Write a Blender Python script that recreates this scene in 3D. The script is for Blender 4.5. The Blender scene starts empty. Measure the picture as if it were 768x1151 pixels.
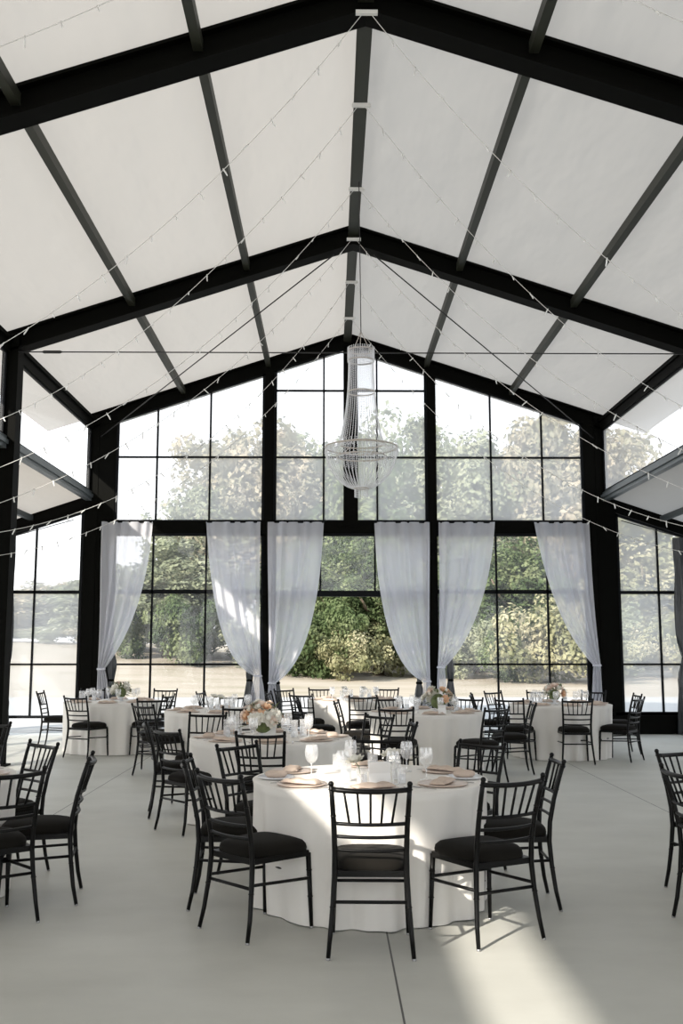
import bpy, bmesh, math, random
from mathutils import Vector, Matrix, noise
C = bpy.context.scene.collection
PI = math.pi
# ---------------------------------------------------------------- camera, sky, sun, exposure
CAMX, CAMH, FPX = -0.32, 1.6, 1120.0
PITCH, YAW = math.atan(152.5/FPX), math.atan(12/FPX)
cd = bpy.data.cameras.new('camera'); cam = bpy.data.objects.new('camera', cd); C.objects.link(cam)
cd.sensor_fit = 'VERTICAL'; cd.sensor_height = 36; cd.lens = FPX*36/1151
cam.location = (CAMX, 0, CAMH); cam.rotation_euler = (PI/2+PITCH, 0, -YAW)
cd.clip_end = 500
bpy.context.scene.camera = cam
W = bpy.data.worlds.new('sky'); bpy.context.scene.world = W; W.use_nodes = True
nt = W.node_tree; bg = nt.nodes['Background']
tc = nt.nodes.new('ShaderNodeTexCoord'); sx = nt.nodes.new('ShaderNodeSeparateXYZ'); cr = nt.nodes.new('ShaderNodeValToRGB')
nt.links.new(tc.outputs['Generated'], sx.inputs[0]); nt.links.new(sx.outputs['Z'], cr.inputs[0]); nt.links.new(cr.outputs[0], bg.inputs[0])
cr.color_ramp.elements[0].position = 0.0; cr.color_ramp.elements[0].color = (1, 1, 1, 1)
cr.color_ramp.elements[1].position = 0.7; cr.color_ramp.elements[1].color = (.74, .86, 1, 1)
bg.inputs[1].default_value = 2.0
sd = bpy.data.lights.new('sun', 'SUN'); so = bpy.data.objects.new('sun', sd); C.objects.link(so)
sd.energy = 8.5; sd.angle = math.radians(0.8); sd.color = (1, .93, .83)
az, el = math.radians(38), math.radians(28.2)
so.rotation_euler = Vector((math.sin(az)*math.cos(el), math.cos(az)*math.cos(el), -math.sin(el))).to_track_quat('-Z', 'Y').to_euler()
so.location = (-20, -20, 20)
vs = bpy.context.scene.view_settings
vs.view_transform = 'Standard'; vs.look = 'None'; vs.gamma = 1; vs.use_curve_mapping = False; vs.exposure = 0.1
try:
    cy = bpy.context.scene.cycles
    cy.transparent_max_bounces = 24; cy.max_bounces = 10; cy.diffuse_bounces = 6; cy.transmission_bounces = 8
except Exception: pass

def at(px, py, z):
    a = (px-384)/FPX; b = (575.5-py)/FPX
    Y = math.cos(PITCH)-b*math.sin(PITCH); Z = math.sin(PITCH)+b*math.cos(PITCH); X = a
    c, s = math.cos(YAW), math.sin(YAW); X, Y = X*c+Y*s, -X*s+Y*c
    t = (z-CAMH)/Z
    return (CAMX+X*t, Y*t, z)
def aty(px, py, y):
    a = (px-384)/FPX; b = (575.5-py)/FPX
    Y = math.cos(PITCH)-b*math.sin(PITCH); Z = math.sin(PITCH)+b*math.cos(PITCH); X = a
    c, s = math.cos(YAW), math.sin(YAW); X, Y = X*c+Y*s, -X*s+Y*c
    t = y/Y
    return (CAMX+X*t, y, CAMH+Z*t)

# ---------------------------------------------------------------- materials
def mat(name, col, rough=.5, metal=0, spec=.5, noise_amt=0, noise_scale=5, bump=0, bump_scale=20, sheen=0):
    m = bpy.data.materials.new(name); m.use_nodes = True; n = m.node_tree; b = n.nodes['Principled BSDF']
    b.inputs['Base Color'].default_value = (*col, 1); b.inputs['Roughness'].default_value = rough
    b.inputs['Metallic'].default_value = metal; b.inputs['Specular IOR Level'].default_value = spec
    if sheen: b.inputs['Sheen Weight'].default_value = sheen
    t = n.nodes.new('ShaderNodeTexCoord')
    if noise_amt:
        nz = n.nodes.new('ShaderNodeTexNoise'); nz.inputs['Scale'].default_value = noise_scale; nz.inputs['Detail'].default_value = 5
        n.links.new(t.outputs['Object'], nz.inputs['Vector'])
        r = n.nodes.new('ShaderNodeValToRGB'); n.links.new(nz.outputs[0], r.inputs[0])
        r.color_ramp.elements[0].position = .3; r.color_ramp.elements[1].position = .7
        r.color_ramp.elements[0].color = (*[c*(1-noise_amt) for c in col], 1); r.color_ramp.elements[1].color = (*[min(1, c*(1+noise_amt)) for c in col], 1)
        n.links.new(r.outputs[0], b.inputs['Base Color'])
    if bump:
        nz2 = n.nodes.new('ShaderNodeTexNoise'); nz2.inputs['Scale'].default_value = bump_scale; nz2.inputs['Detail'].default_value = 4
        n.links.new(t.outputs['Object'], nz2.inputs['Vector'])
        bp = n.nodes.new('ShaderNodeBump'); bp.inputs['Strength'].default_value = bump; bp.inputs['Distance'].default_value = .02
        n.links.new(nz2.outputs[0], bp.inputs['Height']); n.links.new(bp.outputs[0], b.inputs['Normal'])
    return m
def mixmat(name, parts, bump=None):
    """parts: list of (weight, kind, colour, roughness) mixed together; weights sum to 1"""
    m = bpy.data.materials.new(name); m.use_nodes = True; n = m.node_tree
    n.nodes.remove(n.nodes['Principled BSDF']); out = n.nodes['Material Output']
    acc = None; tot = 0; nrm = None
    if bump:
        t = n.nodes.new('ShaderNodeTexCoord'); nz = n.nodes.new('ShaderNodeTexNoise'); nz.inputs['Scale'].default_value = bump[0]; nz.inputs['Detail'].default_value = 3
        mp = n.nodes.new('ShaderNodeMapping'); mp.inputs['Scale'].default_value = bump[3] if len(bump) > 3 else (1, 1, 1)
        n.links.new(t.outputs['Object'], mp.inputs[0]); n.links.new(mp.outputs[0], nz.inputs['Vector'])
        bp = n.nodes.new('ShaderNodeBump'); bp.inputs['Strength'].default_value = bump[1]; bp.inputs['Distance'].default_value = bump[2]
        n.links.new(nz.outputs[0], bp.inputs['Height']); nrm = bp.outputs[0]
    for w, kind, col, rg in parts:
        s = n.nodes.new({'T': 'ShaderNodeBsdfTransparent', 'D': 'ShaderNodeBsdfDiffuse', 'L': 'ShaderNodeBsdfTranslucent', 'G': 'ShaderNodeBsdfGlossy'}[kind])
        s.inputs['Color'].default_value = (*col, 1)
        if kind == 'G': s.inputs['Roughness'].default_value = rg
        if nrm is not None and kind != 'T': n.links.new(nrm, s.inputs['Normal'])
        if acc is None: acc, tot = s.outputs[0], w
        else:
            mx = n.nodes.new('ShaderNodeMixShader'); tot += w; mx.inputs[0].default_value = w/tot
            n.links.new(acc, mx.inputs[1]); n.links.new(s.outputs[0], mx.inputs[2]); acc = mx.outputs[0]
    n.links.new(acc, out.inputs[0])
    return m
M = {}
M['steel'] = mat('black_steel', (.0012, .0013, .0006), .65, spec=.07)
M['purlin'] = mat('dark_aluminium', (.020, .022, .013), .55, metal=.0)
M['rail'] = mat('grey_aluminium', (.10, .115, .12), .4, metal=.3)
M['mullion'] = mat('mullion_black', (.0035, .0045, .006), .6, spec=.15)
M['roof'] = mixmat('translucent_roof_fabric', [(.44, 'D', (.66, .64, .61), 0), (.56, 'L', (.272, .254, .232), 0)], bump=(1.6, .55, .10, (1, .35, 1)))
M['vinyl'] = mixmat('hazy_clear_vinyl', [(.58, 'T', (1, 1, 1), 0), (.28, 'L', (.95, .95, .95), 0), (.10, 'D', (.9, .9, .9), 0), (.04, 'G', (1, 1, 1), .06)], bump=(1.5, .2, .03))
M['clear'] = mixmat('clear_vinyl', [(.90, 'T', (1, 1, 1), 0), (.05, 'L', (.95, .95, .95), 0), (.05, 'G', (1, 1, 1), .05)], bump=(1.5, .15, .03))
M['sheer'] = mixmat('white_sheer_voile', [(.33, 'T', (1, 1, 1), 0), (.37, 'D', (.88, .88, .92), 0), (.30, 'L', (.80, .81, .87), 0)])
M['cloth'] = mat('white_table_linen', (.80, .775, .735), .85, spec=.1, bump=.1, bump_scale=6)
M['chair'] = mat('black_chiavari_wood', (.0022, .0022, .0022), .36, spec=.22)
M['cushion'] = mat('black_seat_fabric', (.010, .009, .0075), .9, spec=.08, sheen=.03)
M['cap'] = mat('grey_glide', (.35, .35, .35), .3, metal=.6)
M['wood'] = mat('plywood', (.4, .28, .16), .6, noise_amt=.2, noise_scale=9)
M['napkin'] = mat('blush_napkin', (.60, .49, .41), .85, spec=.1, noise_amt=.05, bump=.2, bump_scale=60)
M['charger'] = mat('blush_charger', (.60, .49, .42), .3)
M['china'] = mat('white_china', (.82, .83, .86), .15)
M['metal'] = mat('flatware', (.55, .55, .55), .2, metal=1)
M['glass'] = mixmat('thin_glass', [(.66, 'T', (1, 1, 1), 0), (.16, 'D', (.95, .96, .97), 0), (.18, 'G', (1, 1, 1), .04)])
M['water'] = mixmat('water', [(.6, 'T', (.95, .97, 1), 0), (.2, 'D', (.9, .92, .94), 0), (.2, 'G', (1, 1, 1), .03)])
M['card'] = mat('white_card', (.86, .86, .85), .6)
M['petalw'] = mat('cream_petals', (.86, .84, .76), .7, noise_amt=.08, noise_scale=30, bump=.4, bump_scale=50)
M['petalp'] = mat('peach_petals', (.80, .52, .33), .7, noise_amt=.12, noise_scale=30, bump=.4, bump_scale=50)
M['petalb'] = mat('blush_petals', (.84, .68, .58), .7, noise_amt=.1, noise_scale=30, bump=.4, bump_scale=50)
M['green'] = mat('green_leaf', (.13, .17, .06), .6, noise_amt=.3, noise_scale=20)
M['crystal'] = mixmat('crystal_bead', [(.22, 'T', (1, 1, 1), 0), (.34, 'D', (.95, .96, .99), 0), (.22, 'L', (.95, .96, .99), 0), (.22, 'G', (1, 1, 1), .12)])
M['brass'] = mat('aged_silver_brass', (.50, .45, .40), .35, metal=.6)
M['wire'] = mat('dark_wire', (.03, .03, .03), .5, metal=.3)
M['cord'] = mat('white_cord', (.75, .74, .71), .5)
M['bulb'] = mixmat('tiny_bulb', [(.45, 'D', (.97, .97, .95), 0), (.4, 'L', (.97, .97, .95), 0), (.15, 'G', (1, 1, 1), .1)])
M['tarp'] = mat('dark_rolled_vinyl', (.03, .034, .038), .22, spec=.6, bump=.5, bump_scale=5)
M['wallp'] = mat('white_wall_panel', (.72, .70, .67), .7)
M['bark'] = mat('bark', (.16, .12, .085), .9, noise_amt=.3, noise_scale=8)
M['gravel'] = mat('pale_gravel', (.36, .35, .335), .95, noise_amt=.08, noise_scale=3)
def leafmat(name, c1, c2, c3):
    m = bpy.data.materials.new(name); m.use_nodes = True; n = m.node_tree; n.nodes.remove(n.nodes['Principled BSDF']); out = n.nodes['Material Output']
    t = n.nodes.new('ShaderNodeTexCoord'); nz = n.nodes.new('ShaderNodeTexNoise'); nz.inputs['Scale'].default_value = .55; nz.inputs['Detail'].default_value = 7
    n.links.new(t.outputs['Object'], nz.inputs['Vector']); r = n.nodes.new('ShaderNodeValToRGB'); n.links.new(nz.outputs[0], r.inputs[0])
    e = r.color_ramp.elements; e[0].position = .36; e[0].color = (*c1, 1); e[1].position = .66; e[1].color = (*c3, 1)
    k = e.new(.51); k.color = (*c2, 1)
    d = n.nodes.new('ShaderNodeBsdfDiffuse'); l = n.nodes.new('ShaderNodeBsdfTranslucent'); mx = n.nodes.new('ShaderNodeMixShader'); mx.inputs[0].default_value = .35
    n.links.new(r.outputs[0], d.inputs[0]); n.links.new(r.outputs[0], l.inputs[0]); n.links.new(d.outputs[0], mx.inputs[1]); n.links.new(l.outputs[0], mx.inputs[2])
    n.links.new(mx.outputs[0], out.inputs[0]); return m
M['leafA'] = leafmat('sage_foliage', (.17, .19, .12), (.27, .29, .19), (.38, .39, .27))
M['leafB'] = leafmat('autumn_foliage', (.21, .21, .14), (.34, .31, .22), (.46, .39, .29))
M['leafC'] = leafmat('deep_green_foliage', (.05, .075, .035), (.11, .145, .065), (.23, .26, .14))
M['leafD'] = leafmat('yellow_green_foliage', (.18, .19, .10), (.32, .31, .18), (.46, .42, .29))
# concrete floor with saw-cut joints at x = -3, 0, 3
def floor_mat():
    m = mat('polished_concrete', (.42, .42, .40), .5, spec=.35); n = m.node_tree; b = n.nodes['Principled BSDF']
    t = n.nodes.new('ShaderNodeTexCoord')
    nz = n.nodes.new('ShaderNodeTexNoise'); nz.inputs['Scale'].default_value = .9; nz.inputs['Detail'].default_value = 8; nz.inputs['Roughness'].default_value = .6
    mp = n.nodes.new('ShaderNodeMapping'); mp.inputs['Scale'].default_value = (1, 1.6, 1)
    n.links.new(t.outputs['Object'], mp.inputs[0]); n.links.new(mp.outputs[0], nz.inputs['Vector'])
    r = n.nodes.new('ShaderNodeValToRGB'); n.links.new(nz.outputs[0], r.inputs[0])
    e = r.color_ramp.elements; e[0].position = .3; e[0].color = (.475, .475, .435, 1); e[1].position = .7; e[1].color = (.57, .57, .525, 1)
    s = n.nodes.new('ShaderNodeSeparateXYZ'); n.links.new(t.outputs['Object'], s.inputs[0])
    def M_(op, a, v=None):
        q = n.nodes.new('ShaderNodeMath'); q.operation = op
        n.links.new(a, q.inputs[0])
        if v is not None: q.inputs[1].default_value = v
        return q.outputs[0]
    def joint(src, off, per, w):
        a = M_('ADD', src, off+per*20+per/2); a = M_('MODULO', a, per); a = M_('SUBTRACT', a, per/2); a = M_('ABSOLUTE', a); return M_('LESS_THAN', a, w)
    j1 = joint(s.outputs[0], 0, 3.0, .005); j2 = joint(s.outputs[1], -7.2, 6.0, .004)
    mx = n.nodes.new('ShaderNodeMath'); mx.operation = 'MAXIMUM'; n.links.new(j1, mx.inputs[0]); mx.inputs[1].default_value = 0
    c = n.nodes.new('ShaderNodeMix'); c.data_type = 'RGBA'; n.links.new(mx.outputs[0], c.inputs[0]); n.links.new(r.outputs[0], c.inputs[6]); c.inputs[7].default_value = (.10, .10, .095, 1)
    n.links.new(c.outputs[2], b.inputs['Base Color'])
    nz2 = n.nodes.new('ShaderNodeTexNoise'); nz2.inputs['Scale'].default_value = 2.5; nz2.inputs['Detail'].default_value = 6; n.links.new(t.outputs['Object'], nz2.inputs['Vector'])
    r2 = n.nodes.new('ShaderNodeMapRange'); r2.inputs[3].default_value = .38; r2.inputs[4].default_value = .62; n.links.new(nz2.outputs[0], r2.inputs[0]); n.links.new(r2.outputs[0], b.inputs['Roughness'])
    return m
M['floor'] = floor_mat()
def field_mat():
    m = mat('dry_meadow', (.5, .43, .3), .95); n = m.node_tree; b = n.nodes['Principled BSDF']; b.inputs['Specular IOR Level'].default_value = .05
    t = n.nodes.new('ShaderNodeTexCoord'); nz = n.nodes.new('ShaderNodeTexNoise'); nz.inputs['Scale'].default_value = .22; nz.inputs['Detail'].default_value = 9; nz.inputs['Roughness'].default_value = .65
    mp = n.nodes.new('ShaderNodeMapping'); mp.inputs['Scale'].default_value = (1, 2.2, 1)
    n.links.new(t.outputs['Object'], mp.inputs[0]); n.links.new(mp.outputs[0], nz.inputs['Vector'])
    r = n.nodes.new('ShaderNodeValToRGB'); n.links.new(nz.outputs[0], r.inputs[0]); e = r.color_ramp.elements
    e[0].position = .3; e[0].color = (.25, .22, .155, 1); e[1].position = .7; e[1].color = (.37, .32, .26, 1); k = e.new(.5); k.color = (.33, .285, .225, 1)
    n.links.new(r.outputs[0], b.inputs['Base Color']); return m
M['field'] = field_mat()

# ---------------------------------------------------------------- mesh helpers
class MB:
    def __init__(s): s.v = []; s.f = []; s.sm = []
    def add(s, v, f, smooth=False):
        o = len(s.v); s.v += [tuple(p) for p in v]; s.f += [tuple(i+o for i in q) for q in f]; s.sm += [smooth]*len(f); return s
    def box(s, a, b):
        (x0, y0, z0), (x1, y1, z1) = a, b
        if x0 > x1: x0, x1 = x1, x0
        if y0 > y1: y0, y1 = y1, y0
        if z0 > z1: z0, z1 = z1, z0
        v = [(x0, y0, z0), (x1, y0, z0), (x1, y1, z0), (x0, y1, z0), (x0, y0, z1), (x1, y0, z1), (x1, y1, z1), (x0, y1, z1)]
        return s.add(v, [(0, 3, 2, 1), (4, 5, 6, 7), (0, 1, 5, 4), (1, 2, 6, 5), (2, 3, 7, 6), (3, 0, 4, 7)])
    def prism(s, poly, y0, y1):
        """polygon in the x-z plane (counter-clockwise seen from -y) extruded along y"""
        n = len(poly); v = [(x, y0, z) for x, z in poly]+[(x, y1, z) for x, z in poly]
        return s.add(v, [tuple(range(n)), tuple(range(2*n-1, n-1, -1))]+[(i, n+i, n+(i+1) % n, (i+1) % n) for i in range(n)])
    def tube(s, pts, r, n=8, caps=True):
        pts = [Vector(p) for p in pts]; rs = r if isinstance(r, (list, tuple)) else [r]*len(pts); v = []; f = []
        up = None
        for i, p in enumerate(pts):
            d = (pts[min(i+1, len(pts)-1)]-pts[max(i-1, 0)]).normalized()
            if up is None:
                ref = Vector((0, 0, 1)) if abs(d.z) < .9 else Vector((1, 0, 0)); a = d.cross(ref).normalized()
            else:
                a = (up-d*up.dot(d)).normalized()
            up = a; b = d.cross(a)
            for k in range(n):
                t = 2*PI*k/n; v.append(p+(a*math.cos(t)+b*math.sin(t))*rs[i])
        for i in range(len(pts)-1):
            for k in range(n): f.append((i*n+k, i*n+(k+1) % n, (i+1)*n+(k+1) % n, (i+1)*n+k))
        if caps: f.append(tuple(range(n-1, -1, -1))); f.append(tuple((len(pts)-1)*n+k for k in range(n)))
        return s.add(v, f, True)
    def lathe(s, prof, n=20, c=(0, 0, 0), close=True):
        v = []; f = []
        for r, z in prof:
            for k in range(n): t = 2*PI*k/n; v.append((c[0]+r*math.cos(t), c[1]+r*math.sin(t), c[2]+z))
        for i in range(len(prof)-1):
            for k in range(n): f.append((i*n+k, i*n+(k+1) % n, (i+1)*n+(k+1) % n, (i+1)*n+k))
        if close: f.append(tuple(range(n-1, -1, -1))); f.append(tuple((len(prof)-1)*n+k for k in range(n)))
        return s.add(v, f, True)
    def ball(s, c, r, n=8, m=5, sq=1):
        return s.lathe([(r*math.sin(PI*i/m)+1e-4, -r*sq*math.cos(PI*i/m)) for i in range(m+1)], n, c)
    def torus(s, c, R, r, n=40, k=6):
        v = []; f = []
        for i in range(n):
            for j in range(k):
                a = 2*PI*i/n; b = 2*PI*j/k; q = R+r*math.cos(b); v.append((c[0]+q*math.cos(a), c[1]+q*math.sin(a), c[2]+r*math.sin(b)))
        for i in range(n):
            for j in range(k): f.append((i*k+j, ((i+1) % n)*k+j, ((i+1) % n)*k+(j+1) % k, i*k+(j+1) % k))
        return s.add(v, f, True)
    def mesh(s, name, m, bevel=0):
        me = bpy.data.meshes.new(name); me.from_pydata(s.v, [], s.f); me.polygons.foreach_set('use_smooth', s.sm)
        me.materials.append(m); me.update(); return me
    def build(s, name, m, parent=None, kind=None):
        o = bpy.data.objects.new(name, s.mesh(name, m)); C.objects.link(o)
        if parent: o.parent = parent
        if kind: o['kind'] = kind
        return o
def tag(o, label=None, cat=None, group=None, kind=None):
    if label: o['label'] = label
    if cat: o['category'] = cat
    if group: o['group'] = group
    if kind: o['kind'] = kind
    return o
def empty(name, loc=(0, 0, 0), rz=0):
    o = bpy.data.objects.new(name, None); C.objects.link(o); o.location = loc; o.rotation_euler = (0, 0, rz); o.empty_display_size = .1; return o
def copy_tree(o, parent=None):
    c = o.copy(); C.objects.link(c)
    if parent: c.parent = parent
    for ch in list(o.children): copy_tree(ch, c)
    return c

# ---------------------------------------------------------------- structure
SL = .33; APEX = 7.43; YG = 19.0          # roof slope, height under the rafters at the ridge, gable plane
XW = 4.95; FR = [-8.5, -3.4, 3.3, 8.58, 13.95, YG]
ZAIS, XA = 4.50, 8.1                       # aisle roof: height at the nave wall, outer wall
MEM = .30                                  # membrane above rafter underside
def under(x): return APEX-SL*abs(x)
def mem(x): return APEX+MEM-SL*abs(x)
def aroof(x): return ZAIS-SL*(abs(x)-XW)
f = MB(); f.box((-8.6, -8.6, -.15), (8.6, 19.25, 0)); tag(f.build('floor', M['floor']), kind='structure')
# roof fabric, one sheet for each slope of the nave and of each aisle
def sheet(x0, z0, x1, z1, name, th=.012, y0=-8.7, y1=19.2):
    ny, nx = 56, 8; v = []; fc = []
    for j in range(ny+1):
        y = y0+(y1-y0)*j/ny
        for i in range(nx+1):
            t = i/nx; v.append((x0+(x1-x0)*t, y, z0+(z1-z0)*t+.012*noise.noise((x0+i*.8, y*.9, 3.1))))
    for j in range(ny):
        for i in range(nx):
            a = j*(nx+1)+i; q = (a, a+1, a+nx+2, a+nx+1); fc.append(q if x1 > x0 else q[::-1])
    m = MB(); m.add(v, fc, True); tag(m.build(name, M['roof']), kind='structure')
OV = .92
sheet(-XW-OV, mem(XW+OV), 0, mem(0), 'ceiling_left'); sheet(0, mem(0), XW+OV, mem(XW+OV), 'ceiling_right')
sheet(-XA-.15, aroof(XA+.15), -XW-.12, aroof(XW+.12), 'ceiling_left_aisle'); sheet(XW+.12, aroof(XW+.12), XA+.15, aroof(XA+.15), 'ceiling_right_aisle')
ti = [0]
def trim(mb, m=None, parent=None):
    ti[0] += 1; return tag(mb.build('trim_%d' % ti[0], m or M['steel']), kind='structure')
# portal frames: two rafters, two columns, aisle rafters; each frame one steel piece
for y in FR:
    g = .13; m = MB()
    for s in (-1, 1):
        def P(pts): return pts if s < 0 else [(-x, z) for x, z in pts][::-1]
        xo = XW+.05
        m.prism(P([(-xo, under(xo)), (0, under(0)), (0, under(0)+.27), (-xo, under(xo)+.27)]), y-.05, y+.05)
        m.prism(P([(-xo, under(xo)-.012), (0, under(0)-.012), (0, under(0)+.02), (-xo, under(xo)+.02)]), y-g, y+g)
        m.prism(P([(-xo, under(xo)+.25), (0, under(0)+.25), (0, under(0)+.285), (-xo, under(xo)+.285)]), y-g, y+g)
        ci = .17 if s < 0 or y == YG else .05
        m.prism(P([(-XW-.06, 0), (-XW+ci, 0), (-XW+ci, under(XW-.1)+.25), (-XW-.06, under(XW-.1)+.2)]), y-g, y+g)
        m.prism(P([(-XW+.17, under(XW)-.55), (-XW+.55, under(XW-.55)), (-XW+.17, under(XW-.1))]), y-.03, y+.03) if y < 12 else None
        m.prism(P([(-XA, aroof(XA)-.26), (-XW-.05, aroof(XW)-.28), (-XW-.05, aroof(XW)-.02), (-XA, aroof(XA)-.02)]), y-.06, y+.06)
        m.box((s*XA-.09, y-.1, 0), (s*XA+.09, y+.1, aroof(XA)-.03))
        m.box((s*(XW+.0)-.2, y-.17, 0), (s*(XW+.0)+.22, y+.17, .025))     # base plate
    trim(m)
# purlins under the fabric (bay by bay they run through)
for x in (0, 1.55, 3.2):
    for s in ((-1, 1) if x else (1,)):
        for k in range(5):
            m = MB(); m.box((s*x-.045, FR[k]+.05, under(x)+.12), (s*x+.045, FR[k+1]-.05, under(x)+.24))
            if x == 0:
                m.box((-.075, FR[k]+.05, under(0)+.11), (.075, FR[k+1]-.05, under(0)+.16))
            trim(m, M['purlin'])
for s in (-1, 1):
    m = MB(); m.box((s*XW-.05, -8.5, 5.78), (s*XW+.05, YG, 5.93)); m.box((s*XW-.09, -8.5, 5.93), (s*XW+.09, YG, 5.99)); trim(m)         # eave beam
    m = MB(); m.box((s*XW-.05, -8.5, 4.38), (s*XW+.06, YG, 4.56)); m.box((s*XW-.09, -8.5, 4.44), (s*XW+.09, YG, 4.50)); trim(m, M['rail'])  # clerestory rail
    m = MB(); m.box((s*6.05-.04, -8.5, aroof(6.05)-.13), (s*6.05+.04, YG, aroof(6.05)-.03)); trim(m, M['rail'])
    m = MB(); m.box((s*XA-.05, -8.5, aroof(XA)-.2), (s*XA+.05, YG, aroof(XA)-.03)); trim(m)
# -------- glazing
wi = [0]
def window(poly, ypl, bars_v, bars_h, pm, bw=.035, frame=.05, name=None, bd=.03):
    """poly: (x0, x1, z0, ztop(x)) opening in the gable plane; one frame, mullion and pane mesh for each window"""
    x0, x1, z0, zt = poly
    if not callable(zt): c_ = zt; zt = lambda x: c_
    wi[0] += 1
    root = empty(name or 'window_%d' % wi[0], ((x0+x1)/2, ypl, z0)); root['kind'] = 'structure'; ox = (x0+x1)/2
    def L(x, z): return (x-ox, z-z0)
    a, b = -bd, bd
    m = MB()
    m.prism([L(x0, z0), L(x0+frame, z0), L(x0+frame, zt(x0+frame)), L(x0, zt(x0))], a, b)
    m.prism([L(x1-frame, z0), L(x1, z0), L(x1, zt(x1)), L(x1-frame, zt(x1-frame))], a, b)
    m.box((x0-ox, a, 0), (x1-ox, b, frame))
    xs = [x0, x1] if x0*x1 >= 0 else [x0, 0, x1]
    for p, q in zip(xs, xs[1:]): m.prism([L(p, zt(p)-frame), L(q, zt(q)-frame), L(q, zt(q)), L(p, zt(p))], a, b)
    m.build('window_frame', M['mullion'], root)
    for bx in bars_v:
        bx, zb, ze = bx if isinstance(bx, tuple) else (bx, z0, None)
        t = MB(); ze = zt(bx) if ze is None else ze
        t.prism([L(bx-bw/2, zb), L(bx+bw/2, zb), L(bx+bw/2, ze), L(bx-bw/2, ze)], a*.8, b*.8); t.build('mullion', M['mullion'], root)
    for bz in bars_h:
        bz, w_ = bz if isinstance(bz, tuple) else (bz, bw)
        t = MB(); t.box((x0+.01-ox, a*.8, bz-z0-w_/2), (x1-.01-ox, b*.8, bz-z0+w_/2)); t.build('transom', M['mullion'], root)
    pn = MB(); v = [(p-ox, .004, 0) for p in xs]+[(p-ox, .004, zt(p)-z0) for p in xs]; n = len(xs)
    pn.add(v, [(i, i+1, n+i+1, n+i) for i in range(n-1)]); pn.build('pane', pm, root)
    return root
YW = 18.93
rl = lambda x: under(x)+.01
window((-4.46, -1.60, 3.97, rl), YW, [-3.67, -2.65], [5.24], M['vinyl'])
window((1.62, 4.56, 3.97, rl), YW, [2.77, 3.76], [5.24], M['vinyl'])
window((-1.42, -.03, 3.97, rl), YW, [-.46], [5.24, 6.56], M['vinyl'])
window((.15, 1.54, 3.97, rl), YW, [.57], [5.24, 6.56], M['vinyl'])
window((-4.46, -1.60, .02, 3.76), YW, [-3.70, -2.69], [(2.65, .075), 1.29], M['clear'])
window((1.62, 4.56, .02, 3.76), YW, [2.83, 3.80], [(2.65, .075), 1.29], M['clear'])
window((-1.42, 1.54, 2.62, 3.76), YW, [-.52, .52], [], M['clear'])
for s in (-1, 1):
    x0, x1 = (-6.52, -5.03) if s < 0 else (5.14, 6.52)
    al = lambda x: aroof(x)-.28
    window((x0, x1, .30 if s < 0 else .36, al), YW, [s*5.92], [(2.64, .06), 1.29], M['vinyl'])
    m = MB(); m.box((s*6.52, YW-.09, 0), (s*6.68, YW+.09, aroof(6.6)-.2)); trim(m)
    window(((-8.0, -6.7) if s < 0 else (6.7, 8.0))+(.36, al), YW, [s*7.3], [(2.64, .06), 1.29], M['vinyl'])
for x0_, x1_ in ((-XW+.2, -1.6), (-1.5, 1.5), (1.6, XW-.2)):  # unseen rear gable and aisle ends, glazed to let fill light in from behind
    window((x0_, x1_, .05, rl), -8.5, [(x0_+x1_)/2-.5, (x0_+x1_)/2+.5], [1.29, 2.65, 3.85, 5.24], M['clear'])
for s in (-1, 1):
    window(((-8.0, -5.1) if s < 0 else (5.1, 8.0))+(.05, lambda x: aroof(x)-.28), -8.5, [s*6.5], [1.29, 2.64], M['clear'])
# gable posts and header
m = MB(); m.box((4.95, 18.9, 0), (5.15, 19.04, 4.3)); trim(m)
m = MB(); m.box((-1.60, 18.86, 0), (-1.42, 19.05, under(1.5)+.05)); trim(m)
m = MB(); m.box((1.54, 18.86, 0), (1.71, 19.05, under(1.6)+.05)); trim(m)
m = MB(); m.box((-.07, 18.87, 3.9), (.19, 19.05, under(0)-.0)); trim(m)
for s, xa in ((-1, 4.46), (1, 4.56)):
    m = MB(); m.box((s*xa, 18.88, 0), (s*4.99, 19.06, under(4.6)+.05)); trim(m)
m = MB(); m.box((-4.5, 18.88, 3.76), (4.6, 19.04, 3.99)); trim(m)
m = MB(); m.box((5.0, 18.9, 0), (6.6, 19.02, .40)); m.box((5.0, 18.86, .28), (6.6, 19.02, .34)); trim(m)     # black kick panel, right aisle
m = MB(); m.box((-1.42, 18.98, 3.80), (-1.36, 19.0, 3.9)); 
# folded vinyl edge under the header beside the open doorway: door jambs
m = MB(); m.box((-1.42, 18.9, 0), (-1.36, 19.0, 2.62)); m.box((1.48, 18.9, 0), (1.54, 19.0, 2.62)); m.box((-1.36, 18.9, 2.56), (1.48, 19.0, 2.62))
tag(m.build('door_1', M['mullion']), kind='structure')
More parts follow.
